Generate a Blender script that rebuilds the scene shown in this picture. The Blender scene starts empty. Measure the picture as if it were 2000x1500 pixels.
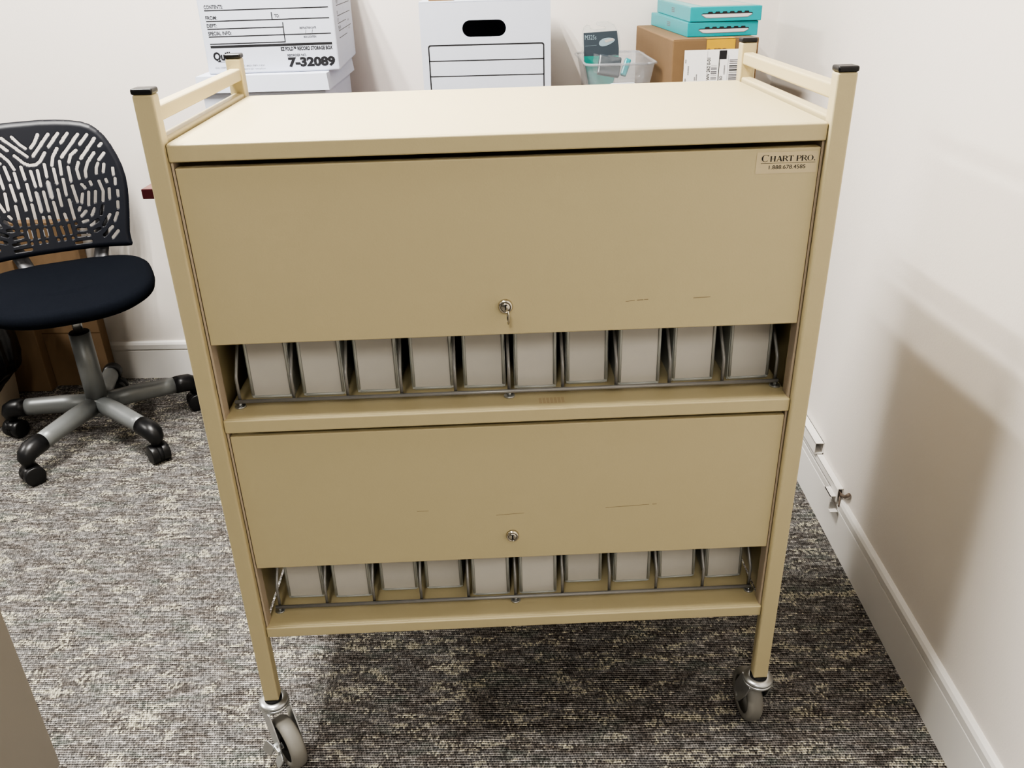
import bpy, bmesh, math, random
import numpy as np
from mathutils import Matrix, Vector, Euler
random.seed(7)
SC = bpy.context.scene
COL = SC.collection
PI = math.pi

# ------------------------------------------------------------------ materials
def _nt(name):
    m = bpy.data.materials.new(name); m.use_nodes = True
    nt = m.node_tree
    return m, nt, nt.nodes['Principled BSDF']

def srgb(r, g, b):
    f = lambda c: (c/255/12.92) if c/255 <= .04045 else ((c/255+.055)/1.055)**2.4
    return (f(r), f(g), f(b), 1)

def paint(name, col, rough=.5, metal=0.0, bump=0.0, bscale=300, spec=.5, var=0.0, vscale=6, sheen=0.0):
    """plain procedural surface: colour with slight noise variation and a noise bump"""
    m, nt, b = _nt(name)
    b.inputs['Base Color'].default_value = col
    b.inputs['Roughness'].default_value = rough
    b.inputs['Metallic'].default_value = metal
    b.inputs['Specular IOR Level'].default_value = spec
    if sheen: b.inputs['Sheen Weight'].default_value = sheen
    tc = nt.nodes.new('ShaderNodeTexCoord')
    if var > 0:
        n = nt.nodes.new('ShaderNodeTexNoise'); n.inputs['Scale'].default_value = vscale; n.inputs['Detail'].default_value = 4
        mr = nt.nodes.new('ShaderNodeMapRange'); mr.inputs['To Min'].default_value = 1-var; mr.inputs['To Max'].default_value = 1+var
        mx = nt.nodes.new('ShaderNodeMix'); mx.data_type = 'RGBA'; mx.blend_type = 'MULTIPLY'; mx.inputs['Factor'].default_value = 1
        nt.links.new(tc.outputs['Object'], n.inputs['Vector'])
        nt.links.new(n.outputs['Fac'], mr.inputs['Value'])
        mx.inputs['A'].default_value = col
        nt.links.new(mr.outputs['Result'], mx.inputs['B'])
        nt.links.new(mx.outputs['Result'], b.inputs['Base Color'])
    if bump > 0:
        n = nt.nodes.new('ShaderNodeTexNoise'); n.inputs['Scale'].default_value = bscale; n.inputs['Detail'].default_value = 3
        bp = nt.nodes.new('ShaderNodeBump'); bp.inputs['Strength'].default_value = bump; bp.inputs['Distance'].default_value = .001
        nt.links.new(tc.outputs['Object'], n.inputs['Vector'])
        nt.links.new(n.outputs['Fac'], bp.inputs['Height'])
        nt.links.new(bp.outputs['Normal'], b.inputs['Normal'])
    return m

def clear(name, tint, alpha, rough=.15):
    """thin clear plastic: part transparent, part milky/glossy"""
    m, nt, b = _nt(name)
    b.inputs['Base Color'].default_value = tint
    b.inputs['Roughness'].default_value = rough
    b.inputs['Alpha'].default_value = alpha
    n = nt.nodes.new('ShaderNodeTexNoise'); n.inputs['Scale'].default_value = 60
    mr = nt.nodes.new('ShaderNodeMapRange'); mr.inputs['To Min'].default_value = alpha*.8; mr.inputs['To Max'].default_value = min(1, alpha*1.2)
    tc = nt.nodes.new('ShaderNodeTexCoord')
    nt.links.new(tc.outputs['Object'], n.inputs['Vector'])
    nt.links.new(n.outputs['Fac'], mr.inputs['Value']); nt.links.new(mr.outputs['Result'], b.inputs['Alpha'])
    return m

def carpet():
    m, nt, b = _nt('loop_carpet')
    N = nt.nodes.new; L = nt.links.new
    b.inputs['Roughness'].default_value = .95; b.inputs['Specular IOR Level'].default_value = .1
    tc = N('ShaderNodeTexCoord'); sep = N('ShaderNodeSeparateXYZ'); L(tc.outputs['Object'], sep.inputs[0])
    def mth(op, a, bb=None, c=None):
        n = N('ShaderNodeMath'); n.operation = op
        for i, v in enumerate((a, bb, c)):
            if v is None: continue
            if isinstance(v, (int, float)): n.inputs[i].default_value = v
            else: L(v, n.inputs[i])
        return n.outputs[0]
    def noise(sx, sy, detail=3, rough=.55, off=0):
        mp = N('ShaderNodeMapping'); mp.inputs['Scale'].default_value = (sx, sy, 1); mp.inputs['Location'].default_value = (off, off*.7, 0)
        L(tc.outputs['Object'], mp.inputs['Vector'])
        n = N('ShaderNodeTexNoise'); n.inputs['Scale'].default_value = 1; n.inputs['Detail'].default_value = detail; n.inputs['Roughness'].default_value = rough
        L(mp.outputs['Vector'], n.inputs['Vector']); return n.outputs['Fac']
    def ramp(v, lo, hi):
        mr = N('ShaderNodeMapRange'); mr.interpolation_type = 'SMOOTHSTEP'; mr.inputs['From Min'].default_value = lo; mr.inputs['From Max'].default_value = hi
        L(v, mr.inputs['Value']); return mr.outputs['Result']
    def mix(f, a, c):
        mx = N('ShaderNodeMix'); mx.data_type = 'RGBA'; L(f, mx.inputs['Factor'])
        for k, v in (('A', a), ('B', c)):
            if isinstance(v, tuple): mx.inputs[k].default_value = v
            else: L(v, mx.inputs[k])
        return mx.outputs['Result']
    # tufted rows run along x; each row a line of small loops
    wob = mth('MULTIPLY', noise(30, 30, 2), .0035)
    yy = mth('ADD', sep.outputs['Y'], wob)
    row = mth('SINE', mth('MULTIPLY', yy, 2*PI/.0052))
    rowid = mth('FLOOR', mth('DIVIDE', yy, .0052))
    xs = mth('ADD', sep.outputs['X'], mth('MULTIPLY', rowid, .0017))
    loop = mth('SINE', mth('MULTIPLY', mth('ADD', xs, mth('MULTIPLY', noise(120, 120, 1, off=9), .006)), 2*PI/.0048))
    hgt = mth('ADD', mth('MULTIPLY', row, .65), mth('MULTIPLY', loop, .35))
    cell = N('ShaderNodeCombineXYZ'); L(mth('FLOOR', mth('DIVIDE', mth('ADD', xs, mth('MULTIPLY', noise(150, 150, 1, off=9), .004)), .0036)), cell.inputs[0]); L(rowid, cell.inputs[1])
    wn = N('ShaderNodeTexWhiteNoise'); wn.noise_dimensions = '2D'; L(cell.outputs[0], wn.inputs['Vector'])
    spk = wn.outputs['Value']
    # yarn colours
    base = mix(ramp(noise(14, 40, 3, off=3), .38, .64), (CARPET['dark1']), (CARPET['dark2']))
    base = mix(ramp(noise(9, 22, 2, off=21), .54, .68), base, (CARPET['green']))
    base = mix(ramp(noise(26, 120, 4, .72, off=13), .47, .66), base, (CARPET['mid']))
    mp = N('ShaderNodeMapping'); mp.inputs['Rotation'].default_value = (0, 0, -.22); mp.inputs['Scale'].default_value = (13, 34, 1); mp.inputs['Location'].default_value = (31, 22, 0)
    L(tc.outputs['Object'], mp.inputs['Vector'])
    fn = N('ShaderNodeTexNoise'); fn.inputs['Scale'].default_value = 1; fn.inputs['Detail'].default_value = 6; fn.inputs['Roughness'].default_value = .66; fn.inputs['Distortion'].default_value = .6
    L(mp.outputs['Vector'], fn.inputs['Vector'])
    base = mix(ramp(mth('ADD', fn.outputs['Fac'], mth('MULTIPLY', mth('SUBTRACT', spk, .5), .13)), .548, .640), base, (CARPET['fleck']))
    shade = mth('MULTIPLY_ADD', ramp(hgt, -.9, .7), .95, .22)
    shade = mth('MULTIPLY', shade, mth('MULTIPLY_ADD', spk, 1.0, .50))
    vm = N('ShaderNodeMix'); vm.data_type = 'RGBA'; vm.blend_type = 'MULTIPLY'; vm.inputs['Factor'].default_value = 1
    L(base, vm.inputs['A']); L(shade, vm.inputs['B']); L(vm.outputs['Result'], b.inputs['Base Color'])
    bp = N('ShaderNodeBump'); bp.inputs['Strength'].default_value = .9; bp.inputs['Distance'].default_value = .0025
    L(hgt, bp.inputs['Height']); L(bp.outputs['Normal'], b.inputs['Normal'])
    return m

CARPET = dict(dark1=(.195, .176, .162, 1), dark2=(.285, .278, .272, 1), green=(.222, .234, .215, 1), mid=(.52, .495, .47, 1), fleck=(.63, .595, .48, 1))
CREAM = (.52, .447, .275, 1)
M = {}
M['wall'] = paint('wall_paint', (.755, .712, .665, 1), .75, bump=.25, bscale=260, spec=.25, var=.015, vscale=3)
M['trim'] = paint('trim_paint', (.74, .72, .69, 1), .4, bump=.05, bscale=80)
M['ceiling'] = paint('ceiling_tile', (.8, .79, .77, 1), .9, bump=.6, bscale=120)
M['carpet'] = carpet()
M['cream'] = paint('cream_powder_coat', CREAM, .42, bump=.10, bscale=420, spec=.45, var=.012, vscale=12)
M['cream_dull'] = paint('cream_sheet_edge', (.47, .39, .30, 1), .5, bump=.1, bscale=400)
M['scuff'] = paint('scuff_mark', (.20, .15, .09, 1), .7)
M['smudge'] = paint('rubbed_smudge', (.47, .375, .235, 1), .6)
M['black'] = paint('black_plastic', (.012, .012, .013, 1), .38, bump=.05, bscale=200)
M['blackmatte'] = paint('black_matte', (.010, .010, .011, 1), .7)
M['chairback'] = paint('chair_back_plastic', (.013, .015, .022, 1), .40, bump=.06, bscale=500)
M['fabric'] = paint('black_seat_fabric', (.009, .011, .016, 1), .95, bump=.8, bscale=900, spec=.08, var=.2, vscale=200)
M['silver'] = paint('silver_grey_paint', (.225, .235, .235, 1), .42, metal=.35, var=.05, vscale=30)
M['darkgrey'] = paint('dark_grey_plastic', (.05, .052, .06, 1), .4)
M['zinc'] = paint('zinc_plate', (.55, .56, .56, 1), .3, metal=.9, var=.12, vscale=40)
M['nickel'] = paint('nickel_plate', (.60, .56, .48, 1), .2, metal=1, var=.05, vscale=90)
M['wheel'] = paint('grey_rubber_tread', (.235, .225, .20, 1), .55, var=.06, vscale=50)
M['wire'] = paint('grey_coated_wire', (.30, .295, .285, 1), .35, metal=.25)
M['binder'] = paint('grey_binder_vinyl', (.52, .535, .51, 1), .35, spec=.5, var=.05, vscale=25)
M['spine'] = paint('spine_insert_paper', (.57, .545, .495, 1), .6, var=.07, vscale=18)
M['pages'] = paint('page_stack', (.75, .73, .68, 1), .8)
M['cardwhite'] = paint('white_corrugated', (.52, .55, .63, 1), .8, bump=.2, bscale=90, var=.02, vscale=30)
M['kraft'] = paint('kraft_cardboard', (.19, .122, .064, 1), .85, bump=.2, bscale=90, var=.07, vscale=14)
M['kraftdark'] = paint('kraft_fold_line', (.15, .09, .045, 1), .9)
M['ink'] = paint('black_print', (.015, .015, .018, 1), .6)
M['greyink'] = paint('grey_print', (.16, .16, .18, 1), .6)
M['paper'] = paint('white_label_paper', (.80, .80, .80, 1), .6, var=.02, vscale=40)
M['tape'] = paint('yellow_tape', (.50, .31, .03, 1), .35, var=.12, vscale=30)
M['teal'] = paint('teal_print', (.005, .28, .32, 1), .35, var=.06, vscale=12)
M['teallight'] = paint('pale_teal_print', (.09, .36, .37, 1), .35, var=.05, vscale=12)
M['greytop'] = paint('grey_box_print', (.40, .37, .35, 1), .4, var=.05, vscale=20)
M['keysilver'] = paint('pale_grey_print', (.55, .53, .56, 1), .5)
M['slate'] = paint('slate_card', (.045, .06, .075, 1), .35, var=.08, vscale=30)
M['slatelight'] = paint('grey_blue_print', (.25, .33, .37, 1), .5)
M['maroon'] = paint('maroon_laminate_edge', (.045, .008, .010, 1), .3, var=.1, vscale=30)
M['laminate'] = paint('table_laminate', (.16, .06, .05, 1), .3, var=.1, vscale=10)
M['bin'] = clear('frosted_clear_plastic', (.40, .42, .45, 1), .42)
M['blister'] = clear('clear_blister', (.55, .58, .56, 1), .22, .1)
M['bubble'] = clear('bubble_film', (.45, .46, .46, 1), .10, .05)
M['bag'] = paint('black_bin_liner', (.014, .015, .018, 1), .22, bump=.5, bscale=40)
M['beige'] = paint('beige_bin_plastic', (.42, .35, .27, 1), .5)
M['cabinet'] = paint('grey_cabinet_paint', (.285, .26, .225, 1), .45, bump=.05, bscale=300, var=.015)
M['brown'] = paint('brown_cable', (.19, .15, .12, 1), .5)
M['kraft2'] = paint('brown_cardboard', (.27, .18, .105, 1), .85, bump=.2, bscale=90, var=.08, vscale=8)
M['greenteal'] = paint('dark_teal_print', (.02, .20, .17, 1), .4)

# ------------------------------------------------------------------ geometry helpers
class MB:
    """collects shapes into one bmesh; every shape carries a material slot"""
    def __init__(s): s.bm = bmesh.new(); s.mats = []
    def slot(s, m):
        if m not in s.mats: s.mats.append(m)
        return s.mats.index(m)
    def _merge(s, b2, m, mat4=None, smooth=False):
        i = s.slot(m)
        if mat4 is not None: b2.transform(mat4)
        me = bpy.data.meshes.new('tmp'); b2.to_mesh(me); b2.free()
        n0 = len(s.bm.faces)
        s.bm.from_mesh(me); bpy.data.meshes.remove(me)
        s.bm.faces.ensure_lookup_table()
        for f in s.bm.faces[n0:]: f.material_index = i; f.smooth = smooth
    def box(s, lo, hi, m, bev=0, seg=2, rot=None, taper=None):
        b = bmesh.new(); bmesh.ops.create_cube(b, size=1)
        lo = Vector(lo); hi = Vector(hi); c = (lo+hi)/2; d = hi-lo
        for v in b.verts: v.co = Vector((v.co.x*d.x, v.co.y*d.y, v.co.z*d.z))
        if taper:
            for v in b.verts:
                if v.co.z < 0: v.co.x *= taper; v.co.y *= taper
        if bev: bmesh.ops.bevel(b, geom=b.edges[:], offset=bev, segments=seg, profile=.5, affect='EDGES')
        t = Matrix.Translation(c)
        if rot is not None: t = t @ rot
        s._merge(b, m, t, smooth=bool(bev) and seg > 1 and False); return s
    def cyl(s, a, b_, r, m, r2=None, seg=24, bev=0, caps=True, smooth=True):
        a = Vector(a); b_ = Vector(b_); d = b_-a
        b = bmesh.new()
        bmesh.ops.create_cone(b, cap_ends=caps, segments=seg, radius1=r, radius2=r if r2 is None else r2, depth=d.length)
        if bev:
            es = [e for e in b.edges if abs(e.verts[0].co.z-e.verts[1].co.z) < 1e-6]
            bmesh.ops.bevel(b, geom=es, offset=bev, segments=2, profile=.5, affect='EDGES')
        q = d.to_track_quat('Z', 'Y').to_matrix().to_4x4()
        s._merge(b, m, Matrix.Translation((a+b_)/2) @ q, smooth); return s
    def lathe(s, prof, m, seg=48, axis='Z', center=(0, 0, 0), mat4=None, wob=None):
        b = bmesh.new(); rings = []
        for (r, z) in prof:
            ring = []
            for k in range(seg):
                t = 2*PI*k/seg
                rr = r*(1+(wob(t, z) if wob else 0))
                ring.append(b.verts.new((rr*math.cos(t), rr*math.sin(t), z)))
            rings.append(ring)
        for i in range(len(rings)-1):
            for k in range(seg):
                b.faces.new((rings[i][k], rings[i][(k+1) % seg], rings[i+1][(k+1) % seg], rings[i+1][k]))
        if prof[0][0] > 1e-5: b.faces.new(rings[0][::-1])
        if prof[-1][0] > 1e-5: b.faces.new(rings[-1])
        bmesh.ops.remove_doubles(b, verts=b.verts[:], dist=1e-6)
        t = Matrix.Translation(center)
        if axis == 'X': t = t @ Matrix.Rotation(PI/2, 4, 'Y')
        if axis == 'Y': t = t @ Matrix.Rotation(-PI/2, 4, 'X')
        if mat4 is not None: t = mat4 @ t
        bmesh.ops.recalc_face_normals(b, faces=b.faces[:])
        s._merge(b, m, t, True); return s
    def tube(s, pts, r, m, seg=12, ell=None, closed_ends=True):
        """sweep a round (or elliptical) section along a polyline; r may be a list"""
        pts = [Vector(p) for p in pts]; n = len(pts); b = bmesh.new(); rings = []
        rs = r if isinstance(r, (list, tuple)) else [r]*n
        up = None
        for i, p in enumerate(pts):
            t = (pts[min(i+1, n-1)]-pts[max(i-1, 0)]).normalized()
            if up is None:
                up = Vector((0, 0, 1)) if abs(t.z) < .95 else Vector((0, 1, 0))
            side = t.cross(up).normalized(); u2 = side.cross(t).normalized(); up = u2
            ex, ey = ell if ell else (1, 1)
            rings.append([b.verts.new(p + side*(rs[i]*ex*math.cos(2*PI*k/seg)) + u2*(rs[i]*ey*math.sin(2*PI*k/seg))) for k in range(seg)])
        for i in range(n-1):
            for k in range(seg):
                b.faces.new((rings[i][k], rings[i][(k+1) % seg], rings[i+1][(k+1) % seg], rings[i+1][k]))
        if closed_ends: b.faces.new(rings[0][::-1]); b.faces.new(rings[-1])
        bmesh.ops.recalc_face_normals(b, faces=b.faces[:])
        s._merge(b, m, None, True); return s
    def prism(s, poly, m, depth, mat4=None, bev=0):
        """flat polygon (x,y) extruded along +z by depth"""
        b = bmesh.new(); vs = [b.verts.new((x, y, 0)) for x, y in poly]
        f = b.faces.new(vs)
        if depth:
            r = bmesh.ops.extrude_face_region(b, geom=[f])
            for v in [g for g in r['geom'] if isinstance(g, bmesh.types.BMVert)]: v.co.z += depth
        bmesh.ops.recalc_face_normals(b, faces=b.faces[:])
        if bev: bmesh.ops.bevel(b, geom=[e for e in b.edges], offset=bev, segments=2, profile=.5, affect='EDGES')
        s._merge(b, m, mat4, False); return s
    def quad(s, x0, y0, x1, y1, m, z=0, mat4=None):
        return s.prism([(x0, y0), (x1, y0), (x1, y1), (x0, y1)], m, 0, (mat4 or Matrix()) @ Matrix.Translation((0, 0, z)))
    def line(s, a, b_, w, m, z=0, mat4=None):
        a = Vector((a[0], a[1])); b_ = Vector((b_[0], b_[1])); d = (b_-a).normalized(); n = Vector((-d.y, d.x))*w/2
        return s.prism([tuple(a-n), tuple(b_-n), tuple(b_+n), tuple(a+n)], m, 0, (mat4 or Matrix()) @ Matrix.Translation((0, 0, z)))
    def raw(s, verts, faces, m, smooth=False, mat4=None):
        b = bmesh.new(); vs = [b.verts.new(v) for v in verts]
        for f in faces: b.faces.new([vs[i] for i in f])
        bmesh.ops.recalc_face_normals(b, faces=b.faces[:])
        s._merge(b, m, mat4, smooth); return s
    def text(s, txt, x, y, m, h=None, w=None, z=0, mat4=None, bold=0.0, align='L', rot=0):
        """letters as flat faces: left baseline at x,y; h = cap height, w = forced width"""
        cu = bpy.data.curves.new('t', 'FONT'); cu.body = txt; cu.size = 1; cu.offset = bold; cu.resolution_u = 3
        ob = bpy.data.objects.new('t', cu); COL.objects.link(ob)
        dg = bpy.context.evaluated_depsgraph_get(); dg.update()
        me = bpy.data.meshes.new_from_object(ob.evaluated_get(dg))
        bpy.data.objects.remove(ob); bpy.data.curves.remove(cu)
        b = bmesh.new(); b.from_mesh(me); bpy.data.meshes.remove(me)
        if not b.verts: b.free(); return s
        xs = [v.co.x for v in b.verts]; x0, x1 = min(xs), max(xs)
        sy = (h or .01)/.73; sx = (w/(x1-x0)) if w else sy
        for v in b.verts: v.co = Vector(((v.co.x-x0)*sx, v.co.y*sy, 0))
        wid = (x1-x0)*sx
        ox = {'L': 0, 'C': -wid/2, 'R': -wid}[align]
        t = (mat4 or Matrix()) @ Matrix.Translation((x, y, z)) @ Matrix.Rotation(rot, 4, 'Z') @ Matrix.Translation((ox, 0, 0))
        s._merge(b, m, t, False); return s
    def build(s, name, parent=None, loc=None, rot=None, smooth_angle=None):
        me = bpy.data.meshes.new(name); s.bm.to_mesh(me); s.bm.free()
        for m in s.mats: me.materials.append(m)
        o = bpy.data.objects.new(name, me); COL.objects.link(o)
        if parent is not None: o.parent = parent
        if loc is not None: o.location = loc
        if rot is not None: o.rotation_euler = rot
        return o

def tag(o, label=None, cat=None, group=None, kind=None):
    if label: o['label'] = label
    if cat: o['category'] = cat
    if group: o['group'] = group
    if kind: o['kind'] = kind
    return o
def empty(name, loc, rz=0, label=None, cat=None, group=None):
    o = bpy.data.objects.new(name, None); COL.objects.link(o); o.empty_display_size = .05
    o.location = loc; o.rotation_euler = (0, 0, rz); return tag(o, label, cat, group)
def copy_tree(o, parent=None):
    c = o.copy(); COL.objects.link(c); c.parent = parent
    for ch in [x for x in o.children]: copy_tree(ch, c)
    return c
FRONT = Matrix.Rotation(PI/2, 4, 'X')            # puts an (x,y) drawing upright on a face that looks to -y
def on_front(x, y, z): return Matrix.Translation((x, y, z)) @ FRONT
RIGHT = Matrix.Rotation(PI/2, 4, 'Z') @ FRONT    # upright on a face that looks to +x
def rrect(x0, y0, x1, y1, r, n=6):
    p = []
    for cx, cy, a0 in ((x1-r, y0+r, -PI/2), (x1-r, y1-r, 0), (x0+r, y1-r, PI/2), (x0+r, y0+r, PI)):
        for k in range(n+1):
            a = a0+PI/2*k/n; p.append((cx+r*math.cos(a), cy+r*math.sin(a)))
    return p

M['cloudy'] = clear('cloudy_wrap', (.62, .63, .64, 1), .5, .3)
M['strut'] = paint('dark_strut_metal', (.10, .10, .105, 1), .4, metal=.4)
LX, LY, LL, LP, LP2, LP3, WS, EXPO = -.30, .25, .86, 120, 45, 100, .15, 0.0
VT, LOOK = 'AgX', 'AgX - High Contrast'

# ------------------------------------------------------------------ the room
XW, YW = 1.218, 1.606       # right wall, back wall
def struct(mb, name): return tag(mb.build(name), kind='structure')
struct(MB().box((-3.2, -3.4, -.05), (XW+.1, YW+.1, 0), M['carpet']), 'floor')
struct(MB().box((-3.2, YW, 0), (XW+.1, YW+.1, 2.75), M['wall']), 'wall_back')
struct(MB().box((XW, -3.4, 0), (XW+.1, YW, 2.75), M['wall']), 'wall_right')
struct(MB().box((-3.2, -3.4, 2.75), (XW+.1, YW+.1, 2.80), M['ceiling']), 'ceiling')
def base_profile(flip):
    # (distance out of the wall, height)
    return [(0, 0), (.009, 0), (.009, .106), (.006, .108), (.006, .111), (.011, .113), (.012, .130), (.009, .137), (.004, .141), (0, .141)]
def baseboard(name, a, b, along):
    pr = base_profile(0); mb = MB(); vs = []
    for t in (a, b):
        for d, h in pr: vs.append((XW-d, t, h) if along == 'y' else (t, YW-d, h))
    n = len(pr)
    fs = [(i, (i+1) % n, n+(i+1) % n, n+i) for i in range(n)]+[tuple(range(n)), tuple(range(n, 2*n))]
    return struct(mb.raw(vs, fs, M['trim']), name)
baseboard('baseboard_back', -3.2, XW-.012, 'x')
baseboard('baseboard_right', -3.4, YW, 'y')

# ------------------------------------------------------------------ the chart cart
TH = math.radians(2.86)
W, D, P, Q = .9, .4485, .0257, .0227
ZB, ZC = .135, 1.1627
S1, S2, S3 = (1.0784, 1.1016), (.6782, .7004), (.2762, .2973)
YS = .007
cart = empty('chart_cart', (0, 0, 0), TH, 'tall cream metal chart cart on casters with two locked flip-up doors', 'cart')
CR = M['cream']
def post(x, y):
    p = MB().box((x, y, ZB), (x+P, y+Q, ZC), CR, .0028, 3).build('post', cart)
    MB().box((x-.0006, y-.0006, ZC), (x+P+.0006, y+Q+.0006, ZC+.0075), M['black'], .0025, 3).build('end_cap', p)
    return p
posts = [post(0, 0), post(W-P, 0), post(0, D-Q), post(W-P, D-Q)]
for x in (.0045, W-P+.0035):
    MB().box((x, Q-.002, 1.1275), (x+.0185, D-Q+.002, 1.1470), CR, .003, 3).build('side_rail', cart)
    MB().box((x, Q-.002, 1.088), (x+.0185, D-Q+.002, 1.1075), CR, .003, 3).build('lower_rail', cart)
def shelf(name, z, lipd=.014):
    mb = MB().box((P+.0005, YS, z[0]), (W-P-.0005, YS+lipd, z[1]-.0005), CR, .0022, 3)
    mb.box((P+.0005, YS+.004, z[1]-.003), (W-P-.0005, D-.012, z[1]), CR, .0012, 2)
    return mb.build(name, cart)
shelf('top_shelf', S1); sm = shelf('middle_shelf', S2); shelf('bottom_shelf', S3)
sg = MB()
for k in range(7):
    x = .497+k*.0057; sg.quad(x, .0225, x+.0042, .040, M['smudge'], z=S2[1]+.0003)
sg.build('rub_mark', sm)
# carcass
for s in (0, 1):
    f = (lambda x: x) if s == 0 else (lambda x: W-x)
    def bx(mb, x0, y0, z0, x1, y1, z1, m, bev=0):
        a, b = sorted((f(x0), f(x1))); return mb.box((a, y0, z0), (b, y1, z1), m, bev)
    mb = MB()
    for z0, z1 in ((S3[1], S2[0]), (S2[1], S1[0])):
        bx(mb, .0268, .0115, z0, .0298, .034, z1, M['cream_dull'])
    bx(mb, .0150, .033, S3[0]+.002, .0298, .0345, S1[0], M['cream'])
    bx(mb, .0120, .033, S3[0]+.002, .0150, D-.03, S1[0], M['cream'])
    bx(mb, .0120, .033, S1[0]-.004, .0298, D-.03, S1[0]-.001, M['cream'])  # unseen cover strip, added to stop light leaking down inside the panel
    mb.build('side_panel', cart)
MB().box((.012, D-.033, S3[0]+.002), (W-.012, D-.030, S1[0]), CR).build('back_panel', cart)
# serif lettering for the maker's plate, drawn as strokes with feet
def serif(mb, txt, x, y, h, w, m, mat4, z):
    T, t = .17, .06
    G = {  # strokes: (x0,y0,x1,y1,width) in cap-height units, then advance
     'H': ([(.14, 0, .14, 1, T), (.66, 0, .66, 1, T), (.14, .5, .66, .5, t), (.0, .025, .28, .025, .05), (.52, .025, .8, .025, .05), (.0, .975, .28, .975, .05), (.52, .975, .8, .975, .05)], .86),
     'A': ([(.10, 0, .42, 1, t), (.42, 1, .72, 0, T+.02), (.2, .34, .6, .34, t), (0, .025, .24, .025, .05), (.56, .025, .86, .025, .05)], .84),
     'R': ([(.14, 0, .14, 1, T), (.14, .97, .42, .97, t), (.14, .5, .42, .5, t), (.40, .5, .76, 0, T), (0, .025, .28, .025, .05), (.66, .025, .84, .025, .05), (0, .975, .2, .975, .05)], .82),
     'T': ([(.36, 0, .36, 1, T), (0, .96, .72, .96, .07), (.22, .025, .5, .025, .05), (.02, .8, .02, .98, .05), (.70, .8, .70, .98, .05)], .78),
     'P': ([(.14, 0, .14, 1, T), (.14, .97, .42, .97, t), (.14, .46, .42, .46, t), (0, .025, .28, .025, .05), (0, .975, .2, .975, .05)], .70),
     '.': ([(.08, .0, .08, .15, .15)], .2), ' ': ([], .32)}
    bowls = {'R': (.42, .735, .235), 'P': (.42, .715, .255)}
    out = []; cx = 0
    for i, c in enumerate(txt):
        s = 1.0 if i == 0 else .80
        if c in 'CO':
            ww = .82*s; r_o = .5*s; cxx = cx+.42*s
            a0, a1 = (0, 2*PI) if c == 'O' else (math.radians(42), math.radians(318))
            n = 22; poly = []
            for k in range(n+1):
                a = a0+(a1-a0)*k/n; poly.append((cxx+r_o*.84*math.cos(a), r_o+r_o*1.03*math.sin(a)))
            inn = []
            for k in range(n+1):
                a = a0+(a1-a0)*k/n; th = .055+.115*abs(math.cos(a)) if (c == 'O' or math.cos(a) < .1) else .06
                inn.append((cxx+(r_o*.84-th*s)*math.cos(a), r_o+(r_o*1.03-.05*s)*math.sin(a)))
            for k in range(n): out.append([poly[k], poly[k+1], inn[k+1], inn[k]])
            if c == 'C': out.append([(cxx+.28*s, r_o+.30*s), (cxx+.34*s, r_o+.30*s), (cxx+.34*s, r_o+.52*s), (cxx+.28*s, r_o+.44*s)])
            cx += .94*s; continue
        st, adv = G[c]
        for (x0, y0, x1, y1, ww) in st:
            d = Vector((x1-x0, y1-y0)); n = Vector((-d.y, d.x)).normalized()*ww/2
            if abs(d.x) > .05 and abs(d.y) > .05: n = Vector((ww/2, 0))
            out.append([(cx+(px)*s, py*s) for px, py in ((x0-n.x, y0-n.y), (x1-n.x, y1-n.y), (x1+n.x, y1+n.y), (x0+n.x, y0+n.y))])
        if c in bowls:
            bx_, by_, br = bowls[c]
            for k in range(10):
                a, b = -PI/2+PI*k/10, -PI/2+PI*(k+1)/10
                fo = lambda a: (cx+(bx_+br*1.15*math.cos(a))*s, (by_+(br+.03)*math.sin(a))*s)
                fi = lambda a: (cx+(bx_+(br*1.15-.16)*max(0, math.cos(a)))*s, (by_+(br-.03)*math.sin(a))*s)
                out.append([fo(a), fo(b), fi(b), fi(a)])
        cx += adv*s
    k = w/cx
    for q in out:
        mb.prism([(x+px*k, y+py*h) for px, py in q], m, 0, mat4 @ Matrix.Translation((0, 0, z)))
def lock(door, x, z, y, keyed):
    prof = [(0, 0), (.0105, 0), (.0105, .002), (.0095, .0045), (.0078, .0058), (.0070, .0052), (.0068, .0035), (.0066, .0035), (.0064, .0052), (.0058, .0060), (0, .0060)]
    mb = MB().lathe(prof, M['nickel'], 40, mat4=Matrix.Translation((x, y, z)) @ Matrix.Rotation(PI/2, 4, 'X'))
    mb.box((x-.0011, y-.0063, z-.0042), (x+.0011, y-.0058, z+.0040), M['blackmatte'])
    mb.box((x-.0005, y-.0063, z+.0030), (x+.0028, y-.0058, z+.0042), M['blackmatte'])
    mb.lathe([(.0066, 0), (.0072, 0), (.0072, .0046), (.0066, .0046)], M['blackmatte'], 40, mat4=Matrix.Translation((x, y, z)) @ Matrix.Rotation(PI/2, 4, 'X'))
    return mb.build('lock', door)
YD = .0105
def door(z0, z1, marks):
    d = MB().box((.0306, YD, z0), (W-.0306, YD+.017, z1), CR, .0016, 3).build('door', cart)
    for (xa, za, xb, zb_, w) in marks: MB().line((xa, za), (xb, zb_), w, M['scuff'], mat4=on_front(0, YD-.0002, 0)).build('scratch', d)
    return d
ud = door(.8208, 1.0702, [(.620, .8645, .633, .8657, .0006), (.636, .8658, .645, .8662, .0010), (.646, .8664, .652, .8665, .0008), (.716, .8660, .740, .8668, .0007)])
ld = door(.4217, .6707, [(.30, .5215, .318, .5218, .0006), (.425, .508, .470, .510, .0006), (.60, .5135, .67, .5165, .0006), (.675, .5165, .682, .5167, .0008)])
np_ = MB(); T_ = on_front(0, YD-.0003, 0)
np_.prism(rrect(.7855, 1.0375, .8665, 1.0655, .002), paint('clear_sticker', (.57, .485, .315, 1), .3), 0, T_)
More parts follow.
